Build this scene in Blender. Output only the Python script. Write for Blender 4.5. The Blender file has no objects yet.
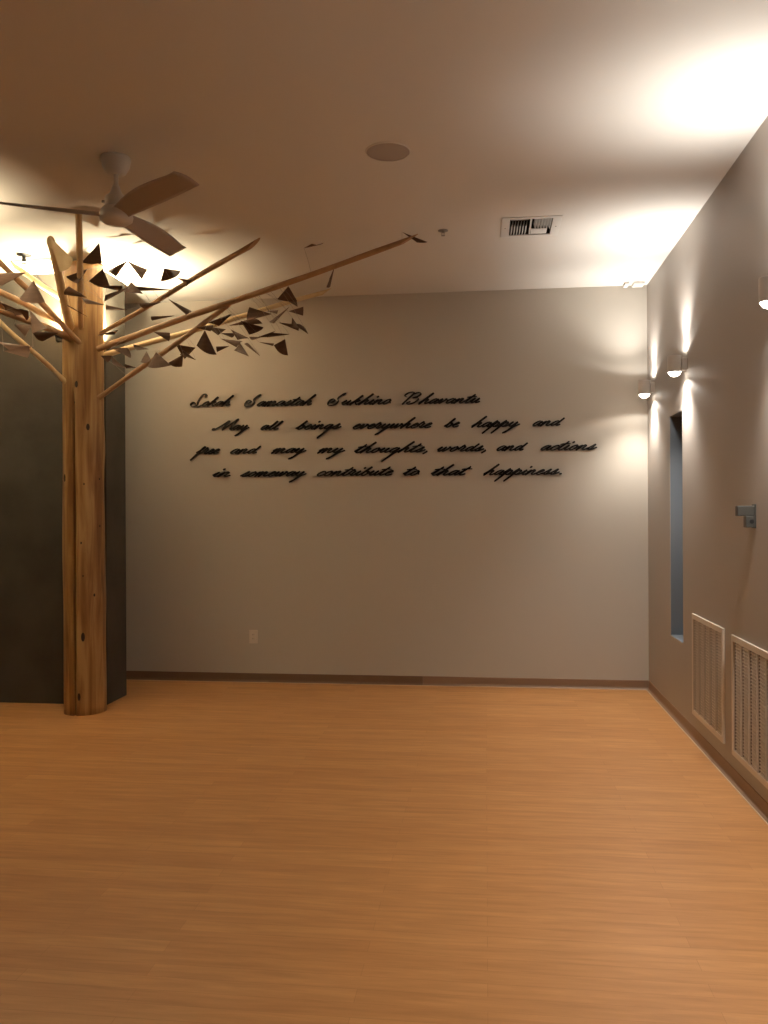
import bpy, bmesh, math, random
from mathutils import Vector, Matrix
random.seed(7)
PI = math.pi
sc = bpy.context.scene
col = sc.collection

# ------------------------------------------------------------------ camera
FOC = 844.0
CAM = Vector((0, 0, 1.5))
RM = (Matrix.Rotation(math.radians(6.85), 3, 'Z') @ Matrix.Rotation(math.radians(90), 3, 'X')
      @ Matrix.Rotation(math.radians(-0.28), 3, 'Z'))
cd = bpy.data.cameras.new('camera')
cam = bpy.data.objects.new('camera', cd); col.objects.link(cam)
cd.sensor_fit = 'HORIZONTAL'; cd.sensor_width = 36; cd.lens = FOC / 768 * 36
cd.clip_start = 0.05
cam.matrix_world = Matrix.Translation(CAM) @ RM.to_4x4()
sc.camera = cam
sc.view_settings.view_transform = 'Standard'
sc.view_settings.look = 'None'
sc.view_settings.gamma = 1
sc.view_settings.use_curve_mapping = False
sc.view_settings.exposure = 0.06

w = bpy.data.worlds.new('night'); sc.world = w; w.use_nodes = True
w.node_tree.nodes['Background'].inputs[0].default_value = (0.05, 0.08, 0.14, 1)
w.node_tree.nodes['Background'].inputs[1].default_value = 0.3

# room dimensions
XR, YB, H = 1.354, 7.29, 3.393          # right wall, back wall, ceiling
XL, YF = -6.2, -3.2                     # left wall, wall behind the camera

# tuning
SC_UP, SC_DN = 62.0, 70.0
SC_UPN = 5.0                   # wall sconces, watts up / down
SC_COL_UP = (1.0, 0.955, 0.89)
SC_COL_DN = (1.0, 0.93, 0.84)
TREE_W = 50.0
TREE_COL = (1.0, 0.84, 0.56)



def ray(px, py):
    return RM @ Vector(((px - 384) / FOC, (512 - py) / FOC, -1.0))


def at(px, py, Y):
    d = ray(px, py); return CAM + d * (Y / d.y)


def at_x(px, py, X):
    d = ray(px, py); return CAM + d * (X / d.x)


def at_z(px, py, Z):
    d = ray(px, py); return CAM + d * ((Z - CAM.z) / d.z)


# ------------------------------------------------------------------ helpers
def mat(name, color, rough=0.6, metal=0.0, noise=None, bump=0.0, spec=0.5, emit=None, estr=0.0, scale=(1, 1, 1), detail=4, bscale=60):
    m = bpy.data.materials.new(name); m.use_nodes = True
    nt = m.node_tree; b = nt.nodes['Principled BSDF']
    b.inputs['Base Color'].default_value = (*color, 1)
    b.inputs['Roughness'].default_value = rough
    b.inputs['Metallic'].default_value = metal
    b.inputs['Specular IOR Level'].default_value = spec
    tc = nt.nodes.new('ShaderNodeTexCoord'); mp = nt.nodes.new('ShaderNodeMapping')
    mp.inputs['Scale'].default_value = scale
    nt.links.new(tc.outputs['Object'], mp.inputs['Vector'])
    if noise:
        c2, nscale = noise
        n = nt.nodes.new('ShaderNodeTexNoise'); n.inputs['Scale'].default_value = nscale
        n.inputs['Detail'].default_value = detail
        r = nt.nodes.new('ShaderNodeValToRGB')
        r.color_ramp.elements[0].position = 0.35; r.color_ramp.elements[1].position = 0.65
        r.color_ramp.elements[0].color = (*color, 1); r.color_ramp.elements[1].color = (*c2, 1)
        nt.links.new(mp.outputs[0], n.inputs['Vector']); nt.links.new(n.outputs['Fac'], r.inputs['Fac'])
        nt.links.new(r.outputs['Color'], b.inputs['Base Color'])
    if bump:
        n2 = nt.nodes.new('ShaderNodeTexNoise'); n2.inputs['Scale'].default_value = bscale
        n2.inputs['Detail'].default_value = 5
        bp = nt.nodes.new('ShaderNodeBump'); bp.inputs['Strength'].default_value = bump
        bp.inputs['Distance'].default_value = 0.01
        nt.links.new(mp.outputs[0], n2.inputs['Vector']); nt.links.new(n2.outputs['Fac'], bp.inputs['Height'])
        nt.links.new(bp.outputs['Normal'], b.inputs['Normal'])
    if emit:
        b.inputs['Emission Color'].default_value = (*emit, 1)
        b.inputs['Emission Strength'].default_value = estr
    return m


def obj(name, bm, m, parent=None, smooth=False):
    me = bpy.data.meshes.new(name)
    bmesh.ops.recalc_face_normals(bm, faces=bm.faces)
    bm.to_mesh(me); bm.free()
    if smooth:
        for p in me.polygons: p.use_smooth = True
    me.materials.append(m)
    o = bpy.data.objects.new(name, me); col.objects.link(o)
    if parent: o.parent = parent
    return o


def tag(o, label, cat, group=None):
    o['label'] = label; o['category'] = cat
    if group: o['group'] = group
    return o


def thing(name, label, cat, loc=(0, 0, 0), group=None):
    o = bpy.data.objects.new(name, None); col.objects.link(o); o.location = loc
    o.empty_display_size = 0.05
    return tag(o, label, cat, group)


def struct(name, bm, m, parent=None):
    o = obj(name, bm, m, parent)
    if parent is None: o['kind'] = 'structure'
    return o


def bx(bm, a, b, bevel=0.0):
    x0, y0, z0 = a; x1, y1, z1 = b
    vs = [bm.verts.new(p) for p in ((x0, y0, z0), (x1, y0, z0), (x1, y1, z0), (x0, y1, z0),
                                    (x0, y0, z1), (x1, y0, z1), (x1, y1, z1), (x0, y1, z1))]
    fs = [bm.faces.new([vs[i] for i in f]) for f in
          ((0, 3, 2, 1), (4, 5, 6, 7), (0, 1, 5, 4), (1, 2, 6, 5), (2, 3, 7, 6), (3, 0, 4, 7))]
    if bevel:
        es = list({e for f in fs for e in f.edges})
        bmesh.ops.bevel(bm, geom=es, offset=bevel, segments=2, affect='EDGES', profile=0.5)
    return bm


def box(a, b, bevel=0.0):
    return bx(bmesh.new(), a, b, bevel)


def lathe(bm, prof, c=(0, 0, 0), n=40, M=None):
    """prof: list of (r, z); revolve about z through c; caps where r > 0 at the ends."""
    c = Vector(c); rings = []
    for r, z in prof:
        ring = []
        for k in range(n):
            a = 2 * PI * k / n
            p = Vector((r * math.cos(a), r * math.sin(a), z))
            if M: p = M @ p
            ring.append(bm.verts.new(c + p))
        rings.append(ring)
    for A, B in zip(rings, rings[1:]):
        for k in range(n):
            bm.faces.new((A[k], A[(k + 1) % n], B[(k + 1) % n], B[k]))
    bm.faces.new(list(reversed(rings[0]))); bm.faces.new(rings[-1])
    return bm


def tube(bm, pts, rad, n=10, cut=0.0):
    """swept round tube; rad number or list; cut = oblique cut of the far end (m)."""
    pts = [Vector(p) for p in pts]
    rad = rad if isinstance(rad, (list, tuple)) else [rad] * len(pts)
    rings = []
    for i, p in enumerate(pts):
        d = (pts[min(i + 1, len(pts) - 1)] - pts[max(i - 1, 0)]).normalized()
        u = Vector((0, 0, 1)) - d * d.z
        u = (u if u.length > 0.05 else Vector((0, 1, 0)) - d * d.y).normalized(); v = d.cross(u)
        ring = []
        for k in range(n):
            a = 2 * PI * k / n
            q = p + (u * math.cos(a) + v * math.sin(a)) * rad[i]
            if cut and i == len(pts) - 1: q = q + d * (math.cos(a) * cut)
            ring.append(bm.verts.new(q))
        rings.append(ring)
    for A, B in zip(rings, rings[1:]):
        for k in range(n):
            bm.faces.new((A[k], A[(k + 1) % n], B[(k + 1) % n], B[k]))
    bm.faces.new(list(reversed(rings[0]))); bm.faces.new(rings[-1])
    return bm


def aim(light, loc, direction, parent=None):
    o = bpy.data.objects.new(light.name, light); col.objects.link(o)
    o.rotation_euler = Vector(direction).to_track_quat('-Z', 'Y').to_euler()
    o.location = loc
    if parent: o.parent = parent
    return o


# ------------------------------------------------------------------ materials
M_back = mat('wall_paint', (0.50, 0.46, 0.40), 0.75, bump=0.08, bscale=120, spec=0.25)
M_far = mat('brown_paint', (0.24, 0.19, 0.15), 0.7)  # unseen walls, colour darkened to cut the fill they bounce back
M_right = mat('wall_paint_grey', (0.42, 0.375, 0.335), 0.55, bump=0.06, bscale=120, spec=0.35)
M_ceil = mat('ceiling_paint', (0.70, 0.67, 0.62), 0.8, bump=0.05, bscale=100, spec=0.2)
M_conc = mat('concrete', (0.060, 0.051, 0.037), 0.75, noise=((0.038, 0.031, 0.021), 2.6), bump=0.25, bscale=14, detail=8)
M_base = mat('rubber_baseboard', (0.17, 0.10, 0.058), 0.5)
M_base2 = mat('rubber_baseboard_paler', (0.25, 0.155, 0.095), 0.5)  # paler piece, right of the seam and along the right wall
M_toe_gloss = mat('baseboard_toe_gloss', (0.62, 0.45, 0.30), 0.4)
M_reveal = mat('blue_grey_paint', (0.165, 0.19, 0.22), 0.6)
M_white = mat('white_enamel', (0.66, 0.63, 0.59), 0.3)
M_fanblade = mat('fan_blade', (0.42, 0.36, 0.32), 0.4)
M_letter = mat('black_letter', (0.012, 0.010, 0.009), 0.45)
M_lettersm = M_letter
M_grille = mat('grille_enamel', (0.70, 0.63, 0.54), 0.45)
M_dark = mat('dark_duct', (0.03, 0.026, 0.022), 0.8)
M_speaker = mat('speaker_grille', (0.42, 0.37, 0.33), 0.7, bump=0.3, bscale=900)
M_reg = mat('register_enamel', (0.72, 0.70, 0.66), 0.4)
M_metal = mat('brushed_metal', (0.30, 0.29, 0.27), 0.45, metal=0.6)
M_bracket = mat('dull_grey_metal', (0.085, 0.083, 0.075), 0.45, metal=0.3)
M_black = mat('black_plastic', (0.015, 0.015, 0.015), 0.5)
M_sconce = mat('sconce_metal', (0.66, 0.63, 0.60), 0.4)
M_lens = mat('sconce_lens', (0.9, 0.9, 0.9), 0.3, emit=(1.0, 0.93, 0.82), estr=14)
M_lens_tree = mat('uplight_lens', (0.9, 0.9, 0.9), 0.3, emit=(1.0, 0.86, 0.6), estr=6)
M_plate = mat('outlet_plate', (0.64, 0.58, 0.50), 0.4)
M_leaf = mat('veneer_leaf', (0.125, 0.068, 0.040), 0.6, noise=((0.095, 0.05, 0.028), 9), spec=0.3, scale=(1, 1, 6))
M_wire = mat('thin_wire', (0.25, 0.22, 0.18), 0.5, metal=0.5)
M_branch = mat('peeled_branch', (0.42, 0.25, 0.12), 0.55, noise=((0.33, 0.185, 0.085), 12))
M_pale_lit = mat('pale_lit_branch', (0.66, 0.50, 0.28), 0.55, noise=((0.55, 0.39, 0.2), 10))  # uplight falling on some of the wood is put into this colour
M_knot = mat('knot', (0.035, 0.018, 0.008), 0.7)

glass = bpy.data.materials.new('window_glass'); glass.use_nodes = True
g = glass.node_tree.nodes['Principled BSDF']
g.inputs['Base Color'].default_value = (0.7, 0.8, 0.9, 1); g.inputs['Roughness'].default_value = 0.02
g.inputs['Transmission Weight'].default_value = 1.0; g.inputs['IOR'].default_value = 1.45


def floor_material():
    m = bpy.data.materials.new('wood_floor'); m.use_nodes = True
    nt = m.node_tree; N = nt.nodes; L = nt.links; b = N['Principled BSDF']
    tc = N.new('ShaderNodeTexCoord')
    br = N.new('ShaderNodeTexBrick')
    br.inputs['Scale'].default_value = 1.0
    br.inputs['Brick Width'].default_value = 1.1; br.inputs['Row Height'].default_value = 0.075
    br.inputs['Mortar Size'].default_value = 0.0012; br.inputs['Mortar Smooth'].default_value = 0.3
    br.inputs['Color1'].default_value = (0.60, 0.300, 0.112, 1)
    br.inputs['Color2'].default_value = (0.53, 0.255, 0.092, 1)
    br.inputs['Mortar'].default_value = (0.47, 0.22, 0.078, 1)
    br.offset = 0.37
    L.new(tc.outputs['Object'], br.inputs['Vector'])
    mp = N.new('ShaderNodeMapping'); mp.inputs['Scale'].default_value = (1.3, 14, 1)
    L.new(tc.outputs['Object'], mp.inputs['Vector'])
    n = N.new('ShaderNodeTexNoise'); n.inputs['Scale'].default_value = 2.2; n.inputs['Detail'].default_value = 8
    n.inputs['Roughness'].default_value = 0.62; n.inputs['Distortion'].default_value = 0.4
    L.new(mp.outputs[0], n.inputs['Vector'])
    r = N.new('ShaderNodeValToRGB')
    r.color_ramp.elements[0].position = 0.3; r.color_ramp.elements[1].position = 0.72
    r.color_ramp.elements[0].color = (0.80, 0.76, 0.70, 1); r.color_ramp.elements[1].color = (1.08, 1.08, 1.08, 1)
    L.new(n.outputs['Fac'], r.inputs['Fac'])
    mx = N.new('ShaderNodeMix'); mx.data_type = 'RGBA'; mx.blend_type = 'MULTIPLY'; mx.inputs['Factor'].default_value = 1.0
    L.new(br.outputs['Color'], mx.inputs['A']); L.new(r.outputs['Color'], mx.inputs['B'])
    L.new(mx.outputs['Result'], b.inputs['Base Color'])
    n2 = N.new('ShaderNodeTexNoise'); n2.inputs['Scale'].default_value = 1.6; n2.inputs['Detail'].default_value = 3
    mr = N.new('ShaderNodeMapRange'); mr.inputs['To Min'].default_value = 0.36; mr.inputs['To Max'].default_value = 0.5
    L.new(tc.outputs['Object'], n2.inputs['Vector']); L.new(n2.outputs['Fac'], mr.inputs['Value'])
    L.new(mr.outputs[0], b.inputs['Roughness'])
    b.inputs['Specular IOR Level'].default_value = 0.4
    return m


def log_material():
    m = bpy.data.materials.new('peeled_log'); m.use_nodes = True
    nt = m.node_tree; N = nt.nodes; L = nt.links; b = N['Principled BSDF']
    tc = N.new('ShaderNodeTexCoord')
    mp = N.new('ShaderNodeMapping'); mp.inputs['Scale'].default_value = (9, 9, 0.7)
    L.new(tc.outputs['Object'], mp.inputs['Vector'])
    n = N.new('ShaderNodeTexNoise'); n.inputs['Scale'].default_value = 2.0; n.inputs['Detail'].default_value = 7
    n.inputs['Distortion'].default_value = 0.6
    L.new(mp.outputs[0], n.inputs['Vector'])
    r = N.new('ShaderNodeValToRGB')
    e = r.color_ramp.elements
    e[0].position = 0.30; e[0].color = (0.15, 0.062, 0.016, 1)
    e[1].position = 0.66; e[1].color = (0.42, 0.26, 0.10, 1)
    k = e.new(0.46); k.color = (0.26, 0.13, 0.04, 1)
    L.new(n.outputs['Fac'], r.inputs['Fac'])
    L.new(r.outputs['Color'], b.inputs['Base Color'])
    bp = N.new('ShaderNodeBump'); bp.inputs['Strength'].default_value = 0.3; bp.inputs['Distance'].default_value = 0.01
    L.new(n.outputs['Fac'], bp.inputs['Height']); L.new(bp.outputs['Normal'], b.inputs['Normal'])
    b.inputs['Roughness'].default_value = 0.5
    return m


M_floor = floor_material(); M_log = log_material()

# ------------------------------------------------------------------ the room
q0 = at_z(500.5, 236.5, H); q1 = at_z(561, 215.5, H)
qa, qb = at_z(501.5, 217.5, H), at_z(559, 235.5, H)
x0, x1 = (q0.x + qa.x) / 2, (q1.x + qb.x) / 2
y0, y1 = (q0.y + qb.y) / 2, (qa.y + q1.y) / 2
cx, cy = (x0 + x1) / 2, (y0 + y1) / 2; hw, hd = abs(x1 - x0) / 2, abs(y1 - y0) / 2
RG_C = (cx, cy, hw, hd); RG_BW, RG_BD = .056, .034
REG = (cx, cy, hw - RG_BW, hd - RG_BD)      # opening cut for the register
T = 0.25
struct('floor', box((XL - T, YF - T, -0.15), (XR + T, YB + T, 0)), M_floor)
RGX, RGY, RGW, RGD = REG
bm = bmesh.new(); hx0, hx1, hy0, hy1 = RGX - RGW, RGX + RGW, RGY - RGD, RGY + RGD
bx(bm, (XL - T, YF - T, H), (XR + T, hy0, H + 0.2)); bx(bm, (XL - T, hy1, H), (XR + T, YB + T, H + 0.2))
bx(bm, (XL - T, hy0, H), (hx0, hy1, H + 0.2)); bx(bm, (hx1, hy0, H), (XR + T, hy1, H + 0.2))
struct('ceiling', bm, M_ceil)
struct('wall_back', box((XL, YB, 0), (XR, YB + T, H)), M_back)
struct('wall_left', box((XL - T, YF, 0), (XL, YB, H)), M_far)
struct('wall_front', box((XL, YF - T, 0), (XR, YF, H)), M_far)
WY0, WY1, WZ0, WZ1 = 6.04, 6.44, 0.58, 2.195      # slot window opening
bm = bmesh.new()
bx(bm, (XR, YF - T, 0), (XR + T, WY0, H)); bx(bm, (XR, WY1, 0), (XR + T, YB + T, H))
bx(bm, (XR, WY0, 0), (XR + T, WY1, WZ0)); bx(bm, (XR, WY0, WZ1), (XR + T, WY1, H))
struct('wall_right', bm, M_right)
# freestanding concrete wall behind the log
PX1 = -2.945
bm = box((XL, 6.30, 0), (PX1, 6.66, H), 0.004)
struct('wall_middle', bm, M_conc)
# painted lining of the slot
bm = bmesh.new(); t = 0.004
bx(bm, (XR + .003, WY0, WZ0 + t), (XR + .2, WY0 + t, WZ1 - t)); bx(bm, (XR + .003, WY1 - t, WZ0 + t), (XR + .2, WY1, WZ1 - t))
bx(bm, (XR + .003, WY0, WZ0), (XR + .2, WY1, WZ0 + t)); bx(bm, (XR + .003, WY0, WZ1 - t), (XR + .2, WY1, WZ1))
struct('trim_1', bm, M_reveal)
# window in the slot
bm = bmesh.new(); f = 0.03
for a, b_ in (((WY0 + t, WZ0 + t), (WY0 + f, WZ1 - t)), ((WY1 - f, WZ0 + t), (WY1 - t, WZ1 - t)),
              ((WY0 + f, WZ0 + t), (WY1 - f, WZ0 + f)), ((WY0 + f, WZ1 - f), (WY1 - f, WZ1 - t))):
    bx(bm, (XR + .17, a[0], a[1]), (XR + .2, b_[0], b_[1]))
wf = struct('window_1', bm, M_reveal)
obj('window_pane', box((XR + .182, WY0 + f, WZ0 + f), (XR + .188, WY1 - f, WZ1 - f)), glass, wf)

# cove baseboards: upright face, curved toe
BH = 0.078


def cove(name, a, b, nrm, m):
    """profile swept from a to b, nrm = direction into the room"""
    a = Vector(a); b = Vector(b); nrm = Vector(nrm)
    prof = [(0.0, 0.0), (0.020, 0.0), (0.016, 0.003), (0.008, 0.010), (0.0045, 0.022), (0.004, BH - .003), (0.002, BH), (0.0, BH)]
    bm = bmesh.new(); R = []
    for p in (a, b):
        R.append([bm.verts.new(p + nrm * u + Vector((0, 0, z))) for u, z in prof])
    n = len(prof)
    for k in range(n): bm.faces.new((R[0][k], R[0][(k + 1) % n], R[1][(k + 1) % n], R[1][k]))
    bm.faces.new(R[0]); bm.faces.new(list(reversed(R[1])))
    return struct(name, bm, m)


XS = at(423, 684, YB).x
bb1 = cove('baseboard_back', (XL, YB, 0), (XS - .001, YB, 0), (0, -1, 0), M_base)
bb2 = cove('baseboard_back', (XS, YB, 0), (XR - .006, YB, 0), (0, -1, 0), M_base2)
bb3 = cove('baseboard_right', (XR, YF, 0), (XR, YB - .001, 0), (-1, 0, 0), M_base2)
# pale strip along the cove toe, its gloss put into the colour
struct('trim_2', box((XL, YB - .027, 0), (XR - .03, YB - .0205, .003)), M_toe_gloss)
struct('trim_3', box((XR - .027, YF, 0), (XR - .0205, YB - .03, .003)), M_toe_gloss)

# ------------------------------------------------------------------ the tree sculpture
LX, LY, LR = -3.025, 6.088, 0.152
tree = thing('tree_sculpture', 'peeled log post with stick branches and brown veneer leaves, in front of concrete wall',
             'tree sculpture', (LX, LY, 0))
tl = Vector((LX, LY, 0))


def loc(p): return Vector(p) - tl


# trunk: irregular round log with a long drying crack
def trunk_r(a, z):
    crack = math.atan2(-1.0, -0.02)   # direction on the trunk of the crack (left of the front)
    r = LR * (1.0 + 0.02 * math.sin(z * 2.1 + 1.1 * math.cos(a)) + 0.012 * math.sin(z * 5.3 + 2 * a)
              + 0.01 * math.sin(3 * a + z)) - 0.004 * z / 3.4
    r += 0.012 * math.exp(-((z - 2.0) / .16) ** 2) * max(0, math.cos(a))
    r += 0.008 * math.exp(-((z - 0.85) / .2) ** 2) * max(0, math.cos(a + 0.2))
    w_ = a - crack - 0.02 * math.sin(z * 1.7)
    d = math.atan2(math.sin(w_), math.cos(w_))
    if z < 2.45: r -= 0.045 * math.exp(-(d / 0.040) ** 2) * min(1, (2.45 - z) * 4)
    return r


def trunk_mesh():
    bm = bmesh.new(); n = 260; zs = [i * 3.375 / 60 for i in range(61)]
    rings = []
    for z in zs:
        rings.append([bm.verts.new((trunk_r(2 * PI * k / n, z) * math.cos(2 * PI * k / n),
                                    trunk_r(2 * PI * k / n, z) * math.sin(2 * PI * k / n), z)) for k in range(n)])
    for A, B in zip(rings, rings[1:]):
        for k in range(n): bm.faces.new((A[k], A[(k + 1) % n], B[(k + 1) % n], B[k]))
    bm.faces.new(list(reversed(rings[0]))); bm.faces.new(rings[-1])
    return bm


obj('trunk', trunk_mesh(), M_log, tree, smooth=True)


def on_log(px, py, r=LR):
    """point on the log's surface met by the line of sight"""
    d = ray(px, py); o = CAM
    a = d.x ** 2 + d.y ** 2
    b = 2 * ((o.x - LX) * d.x + (o.y - LY) * d.y); c = (o.x - LX) ** 2 + (o.y - LY) ** 2 - r * r
    disc = max(b * b - 4 * a * c, 0)
    return o + d * ((-b - math.sqrt(disc)) / (2 * a))


for px, py, s, e in ((88, 427, .016, 1.6), (83, 637, .017, 2.0), (79, 697, .013, 2.2), (73.5, 402, .008, 1.4), (76, 384, .014, 1.8),
                     (64.5, 478, .012, 2.5), (84, 484, .006, 1.5), (99.5, 479, .006, 1.5), (100, 526, .006, 1.6), (81, 543, .007, 1.4),
                     (83, 576, .006, 1.3), (94, 595, .009, 1.3)):
    p = on_log(px, py); nrm = Vector((p.x - LX, p.y - LY, 0)).normalized()
    side = Vector((0, 0, 1)).cross(nrm)
    bm = bmesh.new(); bmesh.ops.create_uvsphere(bm, u_segments=14, v_segments=8, radius=1)
    c = nrm * trunk_r(math.atan2(nrm.y, nrm.x), p.z) + Vector((0, 0, p.z))
    for v in bm.verts:
        v.co = c + side * v.co.x * s * .8 + Vector((0, 0, 1)) * v.co.y * s * e + nrm * v.co.z * .005
    obj('knot', bm, M_knot, tree, smooth=True)

# branches: (pixel, Y) at the log end and at the tip, radii, material, oblique cut
BR = [((98, 349, 6.02), (409, 239.5, 5.60), .024, .017, M_branch, .07),
      ((99, 398, 6.00), (231, 303.5, 5.86), .018, .017, M_branch, .03),
      ((98, 357, 6.12), (327, 291.5, 6.86), .022, .018, M_pale_lit, .05),
      ((96, 336, 6.08), (254, 244.0, 5.50), .016, .018, M_branch, .06),
      ((81, 330, 5.98), (78.5, 203, 4.98), .020, .022, M_pale_lit, .02),
      ((80, 343, 5.96), (-12, 250, 5.35), .020, .020, M_branch, .04),
      ((70, 386, 6.00), (-10, 313, 5.55), .018, .018, M_pale_lit, .03),
      ((74, 341, 5.98), (-12, 299, 5.30), .022, .022, M_branch, .04),
      ((72, 305, 6.08), (12, 264.5, 5.95), .024, .018, M_pale_lit, .03),
      ((72, 335, 6.02), (51, 242, 5.22), .034, .026, M_pale_lit, .03),  # paler wood stands for the uplight falling on it
      ((74, 330, 6.00), (-12, 286, 5.60), .022, .022, M_branch, .04),
      ((76, 338, 5.97), (-118, 272, 4.55), .020, .016, M_branch, .03)]  # added branch reaching out of frame to hold the added uplight
SEG = []
for k, (a, b_, r0, r1, m, cut) in enumerate(BR):
    A = at(*a); B = at(*b_); n = 10; L = (B - A).length
    pts = []; rr = []
    for i in range(n + 1):
        t_ = i / n
        p = A.lerp(B, t_) + Vector((0, 0.3, 1)) * (0.008 * math.sin(t_ * PI * 2 + k) * math.sin(t_ * PI))
        pts.append(loc(p)); rr.append(r0 + (r1 - r0) * t_ + .0012 * math.sin(i * 2.3 + k))
    obj('branch', tube(bmesh.new(), pts, rr, 14, cut), m, tree, smooth=False)
    SEG.append((A, B))


def nearest(p):
    best = None
    for A, B in SEG:
        d = B - A; t_ = max(0.03, min(.98, (p - A).dot(d) / d.length_squared)); q = A + d * t_
        if best is None or (q - p).length < (best - p).length: best = q
    return best


# leaves: curved triangles of veneer; corners apex, left, right
TL = [  # crop 1 units
    (347, 393, 285, 462, 357, 464, 5.45), (305, 485, 230, 512, 272, 537, 5.5), (360, 483, 310, 528, 383, 543, 5.6),
    (447, 455, 370, 492, 405, 513, 5.7), (445, 458, 515, 487, 495, 522, 5.75), (573, 483, 560, 530, 630, 492, 5.75),
    (670, 525, 612, 515, 652, 545, 5.7), (305, 585, 225, 575, 240, 545, 5.4), (363, 600, 455, 550, 367, 577, 5.6),
    (458, 530, 432, 565, 500, 572, 5.7), (370, 612, 285, 587, 300, 606, 5.5), (447, 628, 370, 611, 375, 629, 5.6),
    (565, 601, 487, 605, 505, 625, 5.75), (587, 590, 667, 632, 650, 645, 5.8), (612, 648, 527, 651, 533, 665, 5.85),
    (340, 716, 414, 699, 400, 714, 5.7), (610, 559, 455, 543, 490, 562, 5.7), (335, 545, 427, 543, 420, 561, 5.6),
    (388, 762, 445, 760, 455, 796, 5.7), (440, 833, 390, 790, 395, 820, 5.7), (352, 788, 390, 788, 375, 812, 5.75),
    (475, 829, 435, 817, 440, 833, 5.8), (512, 772, 490, 810, 527, 802, 5.6), (545, 775, 515, 826, 597, 822, 5.75),
    (640, 783, 588, 812, 636, 826, 5.9), (683, 760, 614, 748, 645, 800, 6.0), (715, 698, 686, 752, 756, 784, 5.6),
    (684, 803, 640, 768, 628, 785, 5.9), (535, 704, 593, 708, 590, 738, 5.7), (520, 765, 465, 748, 478, 769, 5.7),
    (92, 498, -12, 500, 2, 545, 5.2), (117, 524, 68, 590, 158, 601, 5.2), (64, 622, 100, 632, 92, 664, 5.35),
    (97, 640, -6, 598, 22, 655, 5.4), (104, 628, 165, 695, 112, 712, 5.4), (205, 708, 115, 704, 150, 738, 5.5),
    (50, 680, 117, 680, 88, 722, 5.45), (115, 757, -6, 740, 40, 775, 5.5), (12, 772, 100, 752, 95, 795, 5.35),
    (305, 652, 235, 610, 250, 618, 5.5), (770, 655, 735, 670, 770, 672, 5.9), (685, 690, 745, 680, 735, 703, 5.9),
]
BL = [  # right cluster, crop units of (220,220)
    (350, 338, 293, 405, 396, 416, 6.0), (398, 445, 330, 404, 392, 412, 6.05), (265, 482, 150, 446, 138, 515, 6.0),
    (238, 466, 299, 461, 292, 480, 6.1), (45, 541, 135, 512, 217, 530, 6.15), (105, 515, 222, 549, 150, 587, 6.05),
    (355, 445, 255, 522, 276, 529, 6.2), (350, 467, 426, 444, 425, 490, 6.25), (370, 500, 366, 545, 402, 548, 6.1),
    (300, 525, 402, 567, 385, 535, 6.15), (452, 584, 380, 535, 438, 556, 6.2), (5, 580, 76, 580, 60, 602, 6.0),
    (55, 560, 90, 614, 150, 606, 6.0), (5, 608, 117, 622, 85, 652, 5.9), (148, 699, 72, 668, 100, 625, 5.95),
    (205, 696, 124, 634, 150, 645, 6.05), (285, 567, 190, 600, 245, 599, 6.15), (355, 585, 240, 600, 268, 578, 6.2),
    (198, 625, 277, 632, 272, 645, 6.1), (333, 609, 276, 641, 348, 693, 6.15), (47, 646, -20, 648, -15, 676, 5.9),
    (50, 482, -5, 502, 10, 530, 6.0), (430, 144, 470, 122, 530, 118, 5.65), (585, 245, 545, 345, 560, 303, 5.8),
    (-70, 545, 30, 560, -10, 590, 6.0), (210, 600, 150, 598, 175, 612, 6.1),
]
LEAVES = [[v[0] / 3.491, 130 + v[1] / 3.491, v[2] / 3.491, 130 + v[3] / 3.491, v[4] / 3.491, 130 + v[5] / 3.491, v[6]] for v in TL]
LEAVES += [[220 + v[0] / 5.12, 220 + v[1] / 5.12, 220 + v[2] / 5.12, 220 + v[3] / 5.12, 220 + v[4] / 5.12, 220 + v[5] / 5.12, v[6]] for v in BL]
LEAVES += [[402, 232, 417, 242.5, 427.5, 242, 5.6], [232, 314, 205, 324, 219, 326, 6.0], [49, 236, 60, 272, 73, 259, 5.15]]  # last leaf is coloured pale for the lamp light on it
for i, (ax, ay, bx_, by_, cx, cy, Y) in enumerate(LEAVES):
    tilt = random.uniform(-.07, .07); tw = random.uniform(-.05, .05)
    A = at(ax, ay, Y + tilt); B = at(bx_, by_, Y - tilt / 2 + tw); C = at(cx, cy, Y - tilt / 2 - tw)
    nrm = (B - A).cross(C - A).normalized()
    bulge = random.choice((-1, 1)) * (B - C).length * random.uniform(.10, .2)
    out = ((B + C) / 2 - A).normalized() * (B - C).length * .10
    bm = bmesh.new(); nu = 8; nv = 6; th = .0012
    lay = []
    for s in (1, -1):
        g_ = []
        for u in range(nu + 1):
            tu = .03 + .97 * u / nu; row = []
            for v in range(nv + 1):
                tv = v / nv; arch = 4 * tv * (1 - tv)
                p = A + (B.lerp(C, tv) + out * arch - A) * tu + nrm * (bulge * arch * tu + s * th)
                row.append(bm.verts.new(loc(p)))
            g_.append(row)
        lay.append(g_)
    for s, g_ in enumerate(lay):
        for u in range(nu):
            for v in range(nv): bm.faces.new((g_[u][v], g_[u + 1][v], g_[u + 1][v + 1], g_[u][v + 1]))
    T0, T1 = lay
    for u in range(nu):
        for v in (0, nv): bm.faces.new((T0[u][v], T0[u + 1][v], T1[u + 1][v], T1[u][v]))
    for v in range(nv):
        for u in (0, nu): bm.faces.new((T0[u][v], T0[u][v + 1], T1[u][v + 1], T1[u][v]))
    lf = obj('leaf', bm, M_leaf if i < len(LEAVES) - 1 else M_pale_lit, tree, smooth=False)
    q = nearest(A)
    mid = A.lerp(q, .5) + Vector((0, 0, .01))
    obj('wire', tube(bmesh.new(), [loc(A), loc(mid), loc(q)], .0009, 5), M_wire, lf)

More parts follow.
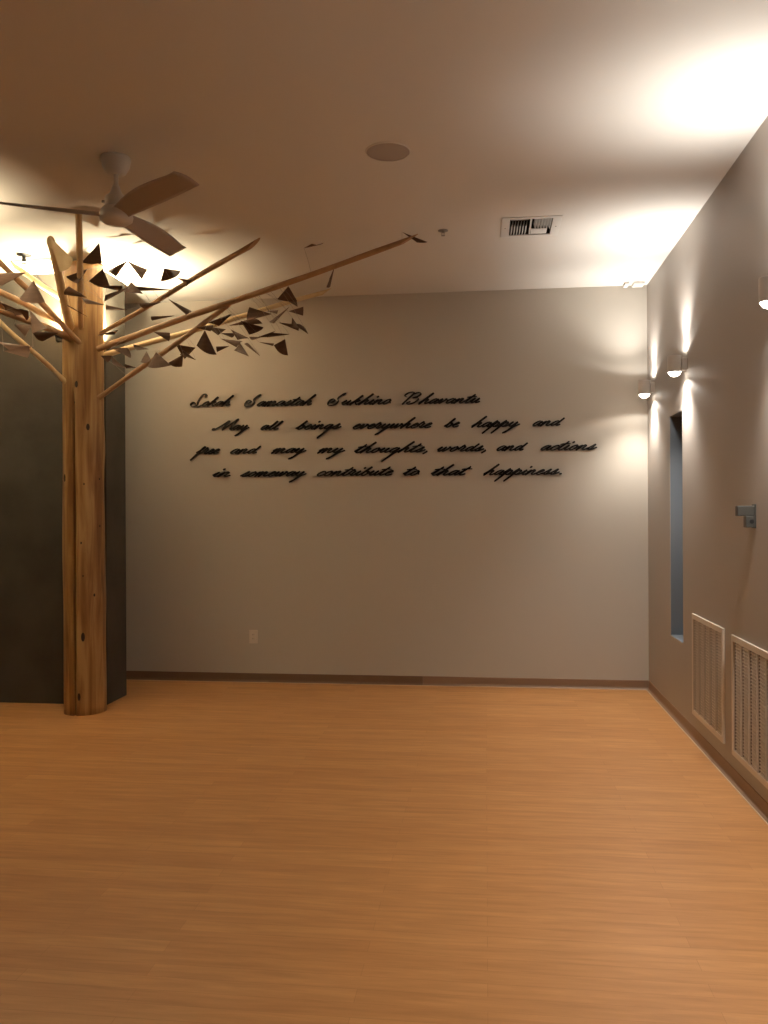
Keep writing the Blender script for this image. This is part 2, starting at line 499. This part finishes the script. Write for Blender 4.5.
# small clip lamps fastened round the log, throwing their light up
ups = [(Vector((LX + .125, LY + .135, 2.80)), 'small black uplight clipped to the right back of the log', 1.0, 1),
       (Vector((LX - .12, LY - .150, 2.84)), 'small black uplight clipped to the front left of the under the leaves', .12, 0),
       (Vector((LX - .24, LY + .09, 2.86)), 'small black uplight left of the log with a thin cable', 1.0, 0),
       (Vector((-3.52, 4.50, 2.98)), 'small black uplight added out of view on the left branches, farthest from the log', 1.0, 0)]  # last one is an unseen lamp, added to brighten the ceiling at left
for p, lab, k, small in ups:
    u = thing('uplight', lab, 'lamp', p, 'uplights in the tree sculpture')
    obj('housing', lathe(bmesh.new(), [(.014, -.035), (.024, -.03), (.028, .0), (.028, .012), (.024, .012), (.024, .004)], n=24), M_black, u)
    obj('lens', lathe(bmesh.new(), [(.0235, .003), (.0235, .006)], n=24), M_lens_tree, u)
    tgt = Vector((LX, LY, p.z - .02)); d = tgt - p; dl = d.length
    q = nearest(p) if dl > .35 else tgt - d.normalized() * .14
    obj('clamp', tube(bmesh.new(), [Vector((0, 0, -.03)), (q - p) * .5 + Vector((0, 0, -.03)), q - p], .006, 8), M_black, u)
    ld = bpy.data.lights.new('uplight_light', 'AREA'); ld.shape = 'DISK'; ld.size = .045; ld.spread = math.radians(140)
    ld.energy = TREE_W * k; ld.color = TREE_COL
    aim(ld, (0, 0, .014), (0, 0, 1), u)
# power cable to the left lamp
c0 = at(31, 267, 6.05); c1 = at(40, 279, 6.08); c2 = at(48, 286, 6.1); c3 = at(64, 292, 6.12)
tag(obj('lamp_cable', tube(bmesh.new(), [Vector((c0.x, c0.y, H)), c0, c1, c2, c3, ups[2][0] + Vector((-.012, .0, -.048))], .004, 8), M_black),
    'thin black cable dropping from the ceiling to the lamps left of the log', 'cable')

# ------------------------------------------------------------------ ceiling fan
FX, FY = -1.943, 4.29
fan = thing('ceiling_fan', 'white ceiling fan with three broad blades, hanging beside the log tree', 'ceiling fan', (FX, FY, H))
obj('canopy', lathe(bmesh.new(), [(.073, 0), (.078, -.012), (.071, -.048), (.052, -.083), (.036, -.092), (.030, -.093)], n=48), M_white, fan, True)
obj('downrod', lathe(bmesh.new(), [(.0125, -.09), (.0125, -.22)], n=20), M_white, fan, True)
obj('yoke', lathe(bmesh.new(), [(.016, -.150), (.024, -.17), (.032, -.192), (.052, -.208), (.058, -.222), (.058, -.262), (.04, -.27)], n=40), M_white, fan, True)
obj('set_screw', tube(bmesh.new(), [(-.040, -.016, -.240), (-.068, -.026, -.240)], .008, 12), M_metal, fan)
obj('motor_housing', lathe(bmesh.new(), [(.04, -.262), (.070, -.272), (.084, -.295), (.088, -.318), (.084, -.336), (.062, -.351), (.03, -.358), (.004, -.359)], n=48), M_white, fan, True)


def blade_bm(ang):
    bm = bmesh.new(); n = 24; m = 8; R0, R1 = .06, .67
    top = []; bot = []
    for i in range(n + 1):
        s = i / n; r = R0 + (R1 - R0) * s
        le = .034 + .012 * math.sin(s * PI) + .062 * s ** 1.6                        # one edge sweeps outwards
        te = -(.050 + .026 * math.sin(min(1, s * 1.1) * PI) - .016 * s)
        pitch = -math.radians(28 - 12 * s)
        rt, rb = [], []
        for j in range(m + 1):
            q = j / m; y = te + (le - te) * q
            rr = r + (.02 * q if s > .75 else 0) * ((s - .75) / .25 if s > .75 else 0)
            camber = .006 * (1 - (2 * q - 1) ** 2)
            th = .005 * (1 - (2 * q - 1) ** 2) + .0018
            zc = y * math.sin(pitch) + camber + .02 * s
            yc = y * math.cos(pitch)
            for lst, z in ((rt, zc + th), (rb, zc - th)):
                lst.append(bm.verts.new((rr * math.cos(ang) - yc * math.sin(ang), rr * math.sin(ang) + yc * math.cos(ang), -.312 + z)))
        top.append(rt); bot.append(rb)
    for i in range(n):
        for j in range(m):
            bm.faces.new((top[i][j], top[i + 1][j], top[i + 1][j + 1], top[i][j + 1]))
            bm.faces.new((bot[i][j], bot[i][j + 1], bot[i + 1][j + 1], bot[i + 1][j]))
        bm.faces.new((top[i][0], bot[i][0], bot[i + 1][0], top[i + 1][0]))
        bm.faces.new((top[i][m], top[i + 1][m], bot[i + 1][m], bot[i][m]))
    for i in (0, n):
        for j in range(m): bm.faces.new((top[i][j], top[i][j + 1], bot[i][j + 1], bot[i][j]))
    return bm


for a in (-40, 80, 201):
    obj('blade', blade_bm(math.radians(a)), M_fanblade, fan, True)

# ------------------------------------------------------------------ wall sconces
SZ = 2.435; SHT = .112; SX = XR - .078
sconce_spots = [(7.00, 'up and down wall sconce nearest the corner with the lettered wall', .72),
                (5.91, 'up and down wall sconce above the narrow window slot', 1),
                (3.98, 'up and down wall sconce at the right edge, nearest the camera', 1),
                (2.45, None, 1), (0.9, None, 1)]  # unseen sconces added to light the room from outside the frame


def make_sconce(y, lab, k):
    s = thing('wall_sconce', lab or 'up and down wall sconce added unseen on the right wall behind the view', 'wall lamp', (SX, y, SZ), 'sconces along the right wall')
    bm = lathe(bmesh.new(), [(.041, .006), (.045, 0), (.0465, .003), (.0465, SHT - .003), (.045, SHT), (.041, SHT - .006)], n=40)
    obj('body', bm, M_sconce, s, False)
    obj('wall_bracket', box((.044, -.03, .015), (.0775, .03, SHT - .015), .003), M_sconce, s)
    bm = bmesh.new()
    bmesh.ops.create_uvsphere(bm, u_segments=24, v_segments=12, radius=.040)
    for v in bm.verts: v.co.z = (v.co.z * .75 if v.co.z < 0 else v.co.z * .1) + .002
    obj('diffuser', bm, M_lens, s, True)
    bm = lathe(bmesh.new(), [(.040, SHT - .007), (.040, SHT - .004)], n=32)
    obj('top_lens', bm, M_lens, s)
    for dr, e, c, z, ang, bl in (((-.20, 0, 1), SC_UP, SC_COL_UP, SHT + .004, 106, 1.0), ((0, 0, 1), SC_UPN, SC_COL_UP, SHT + .004, 154, .2),
                                 ((-.05, 0, -1), SC_DN, SC_COL_DN, -.034, 112, 1.0), ((0, 0, -1), SC_UPN * 1.3, SC_COL_DN, -.034, 154, .2)):
        ld = bpy.data.lights.new('sconce_light', 'SPOT'); ld.energy = e * (k if e in (SC_UP, SC_DN) else 1); ld.color = c
        ld.spot_size = math.radians(ang); ld.spot_blend = bl; ld.shadow_soft_size = .02
        aim(ld, (0, 0, z), dr, s)
    return s


for y, lab, k in sconce_spots: make_sconce(y, lab, k)

# ------------------------------------------------------------------ ceiling fittings
p = at_z(388, 151.7, H)
sp = thing('ceiling_speaker', 'round flush grey-brown speaker grille in the ceiling', 'speaker', (p.x, p.y, H))
obj('grille', lathe(bmesh.new(), [(.112, 0), (.112, -.003), (.10, -.006), (.004, -.008)], n=64), M_speaker, sp)
obj('rim', lathe(bmesh.new(), [(.120, 0), (.120, -.003), (.114, -.005), (.1125, 0)], n=64), M_ceil, sp)


def sprinkler(p, lab, m, s=1.0, drop=0.0):
    t_ = thing('sprinkler_head', lab, 'sprinkler', (p.x, p.y, H), 'ceiling sprinklers')
    obj('escutcheon', lathe(bmesh.new(), [(.034 * s, 0), (.033 * s, -.004), (.018 * s, -.008), (.010 * s, -.008)], n=28), m, t_)
    bm = lathe(bmesh.new(), [(.009 * s, -.006), (.009 * s, -.016 - drop), (.004 * s, -.018 - drop)], n=16)
    tube(bm, [(.008 * s, 0, -.012 - drop), (.012 * s, 0, -.022 - drop), (.003 * s, 0, -.034 - drop)], .0016 * s, 6)
    tube(bm, [(-.008 * s, 0, -.012 - drop), (-.012 * s, 0, -.022 - drop), (-.003 * s, 0, -.034 - drop)], .0016 * s, 6)
    obj('frame', bm, m, t_)
    obj('deflector', lathe(bmesh.new(), [(.004 * s, -.032 - drop), (.014 * s, -.034 - drop), (.014 * s, -.0355 - drop)], n=18), m, t_)


sprinkler(at_z(443, 230.5, H), 'small metal sprinkler head between the ceiling speaker and the vent', M_metal)
sprinkler(at_z(24, 255, H), 'small black sprinkler head above the left branches', M_black, 1.6, .03)

# supply register: white frame, two banks of curved fins
cx, cy, hw, hd = RG_C
rg = thing('ceiling_register', 'white rectangular air register with dark slots in the ceiling', 'air vent', (cx, cy, H))
bw, bd = RG_BW, RG_BD; zz = -.005
bm = bmesh.new()
bx(bm, (-hw, -hd, zz), (-hw + bw, hd, 0), .001); bx(bm, (hw - bw, -hd, zz), (hw, hd, 0), .001)
bx(bm, (-hw + bw, -hd, zz), (hw - bw, -hd + bd, 0), .001); bx(bm, (-hw + bw, hd - bd, zz), (hw - bw, hd, 0), .001)
obj('frame', bm, M_reg, rg)
iw = hw - bw; idp = hd - bd; g1 = .0015
bm = bmesh.new()      # lining of the duct
bx(bm, (-iw + g1, -idp + g1, .0), (-iw + .004, idp - g1, .16)); bx(bm, (iw - .004, -idp + g1, .0), (iw - g1, idp - g1, .16))
bx(bm, (-iw + .004, -idp + g1, .0), (iw - .004, -idp + .004, .16)); bx(bm, (-iw + .004, idp - .004, .0), (iw - .004, idp - g1, .16))
bx(bm, (-iw + g1, -idp + g1, .16), (iw - g1, idp - g1, .165))
obj('duct_lining', bm, M_dark, rg)
obj('centre_bar', box((-.005, -idp + .004, .0), (.005, idp - .004, .02)), M_reg, rg)
for s in (-1, 1):
    for k in range(6):
        x = s * (.018 + (iw - .026) * (k + .3) / 6)
        bm = bmesh.new()
        ya, yb = (-idp * .1, idp - .005) if s < 0 else (-idp + .005, idp * .35)
        lean = .010 * s
        vs = []
        for (dx, z) in ((0, .034), (lean * .3, .017), (lean, -.001)):
            vs.append([bm.verts.new((x + dx + o_, y, z)) for o_ in (0, .004) for y in (ya, yb)])
        for P, Q in zip(vs, vs[1:]):
            bm.faces.new((P[0], P[1], Q[1], Q[0])); bm.faces.new((P[2], Q[2], Q[3], P[3]))
            bm.faces.new((P[0], Q[0], Q[2], P[2])); bm.faces.new((P[1], P[3], Q[3], Q[1]))
        bm.faces.new((vs[0][0], vs[0][2], vs[0][3], vs[0][1])); bm.faces.new((vs[-1][0], vs[-1][1], vs[-1][3], vs[-1][2]))
        obj('fin', bm, M_reg, rg)
obj('deflector', box((.008, idp * .35, .001), (iw * .82, idp - .005, .006)), M_reg, rg)
obj('damper', box((-iw + .01, -idp * .5, .03), (-.01, -idp * .25, .034)), M_metal, rg)
for s in (-1, 1):
    obj('screw', lathe(bmesh.new(), [(.005, zz), (.005, zz - .002)], (s * (hw - .028), 0, 0), n=12), M_metal, rg)

# little cover plates in the corner of the ceiling
for (pa, pb, lab) in (((622.5, 286.0), (629.5, 281.5), 'small white cover plate on the ceiling, left of the corner one'),
                      ((631, 286.0), (645, 281.0), 'long white cover plate on the ceiling in the far right corner')):
    a = at_z(pa[0], pa[1], H); b_ = at_z(pb[0], pb[1], H)
    xa, xb = sorted((a.x, min(b_.x, XR - .01))); ya, yb = sorted((min(a.y, YB - .01), b_.y))
    tag(obj('cover_plate', box((xa, ya, H - .022), (xb, yb, H), .004), M_ceil), lab, 'cover plate')

# ------------------------------------------------------------------ right wall: return grilles, bracket
def grille(yn, yf, z0, z1, lab):
    g_ = thing('return_grille', lab, 'air vent', (XR, (yn + yf) / 2, z0), 'return air grilles low on the right wall')
    hy = (yf - yn) / 2; hz = z1 - z0; b = .034
    bm = bmesh.new()
    X0, X1 = -.012, 0
    bx(bm, (X0, -hy, 0), (X1, -hy + b, hz), .002); bx(bm, (X0, hy - b, 0), (X1, hy, hz), .002)
    bx(bm, (X0, -hy + b, 0), (X1, hy - b, b), .002); bx(bm, (X0, -hy + b, hz - b), (X1, hy - b, hz), .002)
    obj('frame', bm, M_grille, g_)
    obj('backing', box((-.0015, -hy + b, b), (0, hy - b, hz - b)), M_dark, g_)  # dark sheet standing for the shaded hollow behind the blades
    cols = 5; wcol = (2 * hy - 2 * b) / cols
    for c in range(1, cols):
        y = -hy + b + wcol * c
        obj('mullion', box((-.0125, y - .006, b), (-.002, y + .006, hz - b)), M_grille, g_)
    # fine blades of each column
    for c in range(cols):
        bm = bmesh.new(); ya = -hy + b + wcol * c + .006; yb = ya + wcol - .012 - wcol * .20; n = 34  # gap beside each mullion lets the dark sheet draw its shadow
        for i in range(n):
            z = b + (hz - 2 * b) * (i + .5) / n; h = (hz - 2 * b) / n; ya_ = ya + wcol * .05
            v = [bm.verts.new(p_) for p_ in ((-.010, ya_, z - h * .34), (-.010, yb, z - h * .34), (-.004, yb, z - h * .28), (-.004, ya_, z - h * .28),
                                             (-.010, ya_, z + h * .0), (-.010, yb, z + h * .0), (-.004, yb, z + h * .06), (-.004, ya_, z + h * .06))]
            for f_ in ((0, 1, 2, 3), (4, 7, 6, 5), (0, 4, 5, 1), (3, 2, 6, 7), (0, 3, 7, 4), (1, 5, 6, 2)):
                bm.faces.new([v[q] for q in f_])
        # short uprights that make the egg-crate
        for j in range(1, 4):
            y = ya + (yb - ya) * j / 4
            bx(bm, (-.0115, y - .0015, b), (-.003, y + .0015, hz - b))
        obj('louver_bank', bm, M_grille, g_)
    return g_


grille(5.02, 5.745, .165, .825, 'white metal return air grille low on right wall, nearer the corner')
grille(4.11, 4.850, .155, .815, 'white metal return air grille low on right wall, cut by the right edge')

pb = at_x(754.5, 516, XR)
br_ = thing('wall_bracket', 'small grey metal bracket with a black hole on the right wall', 'bracket', (XR, pb.y, pb.z))
bm = bmesh.new()
bx(bm, (-.006, -.028, -.062), (0, .028, .060), .002)
obj('plate', bm, M_bracket, br_)
bm = bmesh.new()
bx(bm, (-.088, -.022, .0), (-.005, .022, .052), .004)
obj('arm', bm, M_bracket, br_)
bm = bmesh.new()
bx(bm, (-.048, -.022, -.058), (-.005, .022, .001), .003)
obj('foot', bm, M_bracket, br_)
obj('hole', tube(bmesh.new(), [(-.020, -.0215, -.028), (-.020, -.0235, -.028)], .011, 16), M_black, br_)

# ------------------------------------------------------------------ outlet on the back wall
pa = at(248.7, 629, YB); pb = at(258.3, 644.3, YB)
pc = (pa + pb) / 2; hw_ = .038; hh = .060
ou = thing('wall_outlet', 'pale outlet plate low on the lettered wall', 'outlet', (pc.x, YB, pc.z))
obj('plate', box((-hw_, -.006, -hh), (hw_, 0, hh), .003), M_plate, ou)
obj('insert', box((-.017, -.0075, -.034), (.017, -.0055, .034), .001), M_plate, ou)
for s in (-1, 1):
    bm = bmesh.new()
    for dx in (-.006, .006): bx(bm, (dx - .0012, -.0082, s * .018 - .004), (dx + .0012, -.0074, s * .018 + .005))
    obj('socket_slot', bm, M_dark, ou)

# ------------------------------------------------------------------ script lettering
# strokes on an upright grid: x-height 1, ascender 2.2, descender -1.8
G = {
    'a': (1.25, [[(.92, .82), (.62, 1.0), (.28, .78), (.14, .35), (.30, .03), (.58, .14), (.86, .62), (.95, .95), (.86, .45), (.96, .04), (1.2, .12), (1.45, .45)]]),
    'b': (1.15, [[(.0, .25), (.25, .7), (.50, 1.5), (.48, 1.78), (.36, 1.3), (.24, .5), (.36, .04), (.70, .06), (.92, .5), (.78, .88), (.62, .7), (.9, .55), (1.35, .62)]]),
    'c': (0.95, [[(.82, .78), (.62, 1.0), (.28, .78), (.14, .35), (.32, .02), (.7, .06), (1.15, .45)]]),
    'd': (1.3, [[(.90, .80), (.62, .98), (.28, .78), (.14, .35), (.30, .03), (.58, .14), (.86, .7), (.98, 1.2), (1.02, 1.55), (.93, .9), (.90, .3), (1.0, .03), (1.25, .12), (1.5, .45)]]),
    'e': (0.95, [[(.05, .35), (.45, .5), (.70, .80), (.55, 1.02), (.28, .80), (.16, .35), (.34, .02), (.68, .06), (1.15, .45)]]),
    'f': (1.0, [[(-.05, .3), (.35, .8), (.62, 1.4), (.52, 1.5), (.36, .9), (.20, -.2), (.05, -1.3)], [(.05, -1.3), (.20, -.8), (.38, -.1), (.7, .15), (1.15, .45)]]),
    'g': (1.3, [[(.90, .82), (.62, 1.0), (.28, .78), (.14, .35), (.30, .05), (.58, .14), (.86, .62), (.95, .95), (.88, .3), (.82, -.8), (.72, -1.85)], [(.72, -1.85), (.88, -.9), (1.05, -.1), (1.45, .45)]]),
    'h': (1.3, [[(.0, .25), (.3, .9), (.55, 1.9), (.52, 2.2), (.38, 1.5), (.22, .6), (.16, .0)], [(.16, .0), (.35, .6), (.65, 1.0), (.84, .85), (.80, .35), (.92, .03), (1.2, .12), (1.5, .45)]]),
    'i': (0.7, [[(.0, .35), (.30, .98), (.24, .4), (.34, .03), (.6, .1), (.9, .45)], [(.36, 1.5), (.42, 1.62)]]),
    'k': (1.25, [[(.0, .25), (.3, .9), (.55, 1.7), (.50, 1.9), (.38, 1.3), (.22, .5), (.16, .0)], [(.16, .2), (.45, .8), (.85, 1.0), (.78, .66), (.42, .50), (.72, .35), (.92, .03), (1.15, .12), (1.45, .45)]]),
    'l': (0.85, [[(.0, .3), (.35, .8), (.58, 1.55), (.50, 1.8), (.36, 1.1), (.26, .4), (.36, .03), (.7, .1), (1.05, .45)]]),
    'm': (1.8, [[(.0, .5), (.24, .95), (.22, .5), (.14, .0)], [(.14, .0), (.36, .7), (.60, 1.0), (.74, .8), (.68, .0)], [(.68, .0), (.90, .7), (1.14, 1.0), (1.30, .8), (1.26, .3), (1.40, .03), (1.65, .1), (2.0, .45)]]),
    'n': (1.3, [[(.0, .5), (.24, .95), (.22, .5), (.14, .0)], [(.14, .0), (.36, .7), (.64, 1.0), (.80, .8), (.76, .3), (.90, .03), (1.15, .1), (1.5, .45)]]),
    'o': (1.1, [[(.60, 1.0), (.28, .80), (.14, .38), (.32, .02), (.66, .12), (.86, .55), (.70, .95), (.55, .85), (.8, .68), (1.3, .68)]]),
    'p': (1.25, [[(.0, .4), (.30, 1.3), (.26, .4), (.16, -.6), (.08, -1.25)], [(.08, -1.25), (.22, -.4), (.36, .5), (.66, 1.0), (.90, .75), (.80, .2), (.52, .06), (.75, .02), (1.1, .12), (1.45, .45)]]),
    'r': (1.0, [[(.0, .45), (.26, 1.3), (.34, 1.0), (.62, .98), (.58, .55), (.52, .15), (.68, .03), (.95, .15), (1.2, .45)]]),
    's': (0.95, [[(.0, .15), (.30, .6), (.56, 1.1), (.58, .7), (.66, .3), (.48, .02), (.20, .08), (.3, .2)], [(.48, .02), (.8, .1), (1.15, .45)]]),
    't': (0.85, [[(.0, .35), (.32, 1.0), (.52, 1.75), (.36, 1.0), (.26, .35), (.38, .03), (.68, .1), (1.05, .45)], [(-.15, 1.18), (.35, 1.28), (1.0, 1.26)]]),
    'u': (1.3, [[(.0, .4), (.26, .98), (.20, .4), (.34, .03), (.62, .2), (.88, .95), (.82, .4), (.92, .03), (1.18, .1), (1.5, .45)]]),
    'v': (1.15, [[(.0, .5), (.24, .98), (.30, .5), (.38, .02), (.70, .45), (.86, .95), (.72, .85), (.95, .68), (1.35, .68)]]),
    'w': (1.7, [[(.0, .45), (.24, .98), (.20, .4), (.34, .03), (.62, .25), (.84, .95), (.80, .4), (.92, .03), (1.22, .35), (1.40, .95), (1.28, .85), (1.5, .68), (1.9, .68)]]),
    'y': (1.3, [[(.0, .4), (.26, .98), (.20, .4), (.36, .05), (.64, .2), (.90, .95), (.86, .3), (.80, -.5), (.66, -1.1), (.45, -1.25)], [(.45, -1.25), (.80, -.7), (1.05, -.05), (1.5, .45)]]),
    'L': (2.15, [[(1.3, 2.1), (1.35, 2.45), (.95, 2.6), (.65, 2.3), (.85, 1.1), (1.2, .3), (.9, .0), (.2, .2), (-.02, .6), (.25, .9), (.9, .4), (1.6, -.1), (2.2, .25)]]),
    'S': (2.7, [[(1.55, 2.1), (1.65, 2.45), (1.42, 2.2), (1.35, 1.4), (1.85, .8), (1.9, .2), (1.5, -.05), (.95, .05), (.6, .55), (.5, 1.1), (.8, 1.3), (1.2, 1.0), (1.1, .6), (.85, .62)]]),
    'B': (2.35, [[(-.35, 1.5), (-.85, 1.75), (-.8, 2.3), (-.3, 2.5), (.1, 2.25), (.12, 1.2), (.15, .05)], [(.15, 2.1), (.7, 2.4), (1.2, 2.05), (1.1, 1.55), (.6, 1.3), (1.3, 1.3), (1.7, .9), (1.55, .25), (1.0, 0), (.6, .2), (.85, .5)]]),
    'M': (3.4, [[(.25, .35), (.05, .3), (.1, .02), (.5, .2), (1.2, 1.1), (1.65, 1.95), (1.7, 1.0), (1.85, .05)], [(1.85, .05), (2.4, 1.1), (2.95, 2.3), (2.95, 1.2), (3.1, .15), (3.4, .12), (3.6, .45)]]),
    ',': (0.75, [[(.62, .2), (.70, .05), (.55, -.35)]]),
    '.': (0.75, [[(.60, .08), (.72, .12)]]),
}


def smooth_poly(P, k=5):
    if len(P) < 3: return [Vector(p) for p in P]
    P = [Vector(p) for p in P]; out = []
    Q = [P[0] * 2 - P[1]] + P + [P[-1] * 2 - P[-2]]
    for i in range(1, len(Q) - 2):
        a, b, c, d = Q[i - 1:i + 3]
        for j in range(k):
            t_ = j / k
            out.append(.5 * ((2 * b) + (c - a) * t_ + (2 * a - 5 * b + 4 * c - d) * t_ ** 2 + (3 * b - a - 3 * c + d) * t_ ** 3))
    out.append(P[-1]); return out


SHEAR = .78


def word_mesh(text, x0, x1, zb, xh):
    """flat cut-out lettering 9 mm thick standing on the back wall"""
    strokes = []; x = 0
    for i, ch in enumerate(text):
        adv, ss = G[ch]
        for s in ss:
            pts = [(p[0] + x, p[1]) for p in s]
            last = i == len(text) - 1 or text[i + 1] in ',.'
            if last and len(pts) > 4 and pts[-1][1] > .4 and pts[-1][0] - x > adv: pts[-1] = (x + adv + .05, .25)
            strokes.append(smooth_poly([(a + SHEAR * b, b) for a, b in pts]))
        x += adv
    mn = min(p.x for s in strokes for p in s); mxx = max(p.x for s in strokes for p in s)
    k = (x1 - x0) / (mxx - mn)
    bm = bmesh.new()
    for s in strokes:
        q = [Vector((x0 + (p.x - mn) * k, zb + p.y * xh)) for p in s]
        if (q[-1] - q[0]).length < .35 * xh and len(q) < 4: w0 = .0075
        else: w0 = None
        L_ = []; R_ = []
        for i, p in enumerate(q):
            d = (q[min(i + 1, len(q) - 1)] - q[max(i - 1, 0)])
            d = d.normalized() if d.length > 1e-6 else Vector((1, 0))
            nb = abs(d.dot(Vector((.60, .80))))            # heavy on the slanted stems
            r = w0 or (.0026 + .0050 * nb ** 2)
            nrm = Vector((-d.y, d.x)) * r
            L_.append(p + nrm); R_.append(p - nrm)
        ring = [[bm.verts.new((a.x, YB - .012, a.y)), bm.verts.new((b.x, YB - .012, b.y)),
                 bm.verts.new((b.x, YB - .0005, b.y)), bm.verts.new((a.x, YB - .0005, a.y))] for a, b in zip(L_, R_)]
        for A, B in zip(ring, ring[1:]):
            for j in range(4): bm.faces.new((A[j], A[(j + 1) % 4], B[(j + 1) % 4], B[j]))
        bm.faces.new(ring[0]); bm.faces.new(list(reversed(ring[-1])))
        # round stroke ends
        for e in (0, -1):
            p = q[e]; r = (L_[e] - R_[e]).length / 2; n = 10
            f0 = [bm.verts.new((p.x + r * math.cos(2 * PI * j / n), YB - .0118, p.y + r * math.sin(2 * PI * j / n))) for j in range(n)]
            f1 = [bm.verts.new((v.co.x, YB - .0006, v.co.z)) for v in f0]
            bm.faces.new(f0); bm.faces.new(list(reversed(f1)))
            for j in range(n): bm.faces.new((f0[j], f0[(j + 1) % n], f1[(j + 1) % n], f1[j]))
    return bm


LINES = [
    ('first', [('Lokah', 191, 233.7, 406.2), ('Samastah', 245, 316, 405.8), ('Sukhino', 328, 391, 404.7), ('Bhavantu', 402.6, 480, 403.6)]),
    ('second', [('May', 212.6, 249, 430), ('all', 261.4, 283, 429.8), ('beings', 296.4, 341, 429.2), ('everywhere', 353.4, 432, 428.4),
                ('be', 444.7, 459.6, 427.2), ('happy', 472, 519.5, 426.9), ('and', 533, 564.5, 425.8)]),
    ('third', [('free', 191, 219.5, 453.9), ('and', 231, 261, 453.6), ('may', 272, 306, 453), ('my', 318, 344.7, 452.9), ('thoughts,', 355, 427, 452.5),
               ('words,', 438, 485.4, 451.4), ('and', 497, 527.7, 450.6), ('actions', 541, 596.4, 450)]),
    ('fourth', [('in', 213.4, 230, 476.7), ('someway', 241, 306, 476.3), ('contribute', 317.5, 393.3, 475.6), ('to', 403.6, 419.4, 475.4),
                ('that', 431.5, 472, 475.2), ('happiness.', 484, 561, 474.7)]),
]
for ln, words in LINES:
    for wd, a, b_, y in words:
        A = at(a, y, YB); B = at(b_, y, YB); z = (A.z + B.z) / 2
        word = wd.strip(',.')
        extra = ''
        if ln == 'third' and wd == 'and': extra = ' after free' if a < 300 else ' before actions'
        o = obj('script_word', word_mesh(wd, A.x, B.x, z, .0415), M_letter)
        tag(o, 'black script word "%s"%s in the %s line of the wall lettering' % (word, extra, ln), 'lettering', 'words lettered on the back wall')
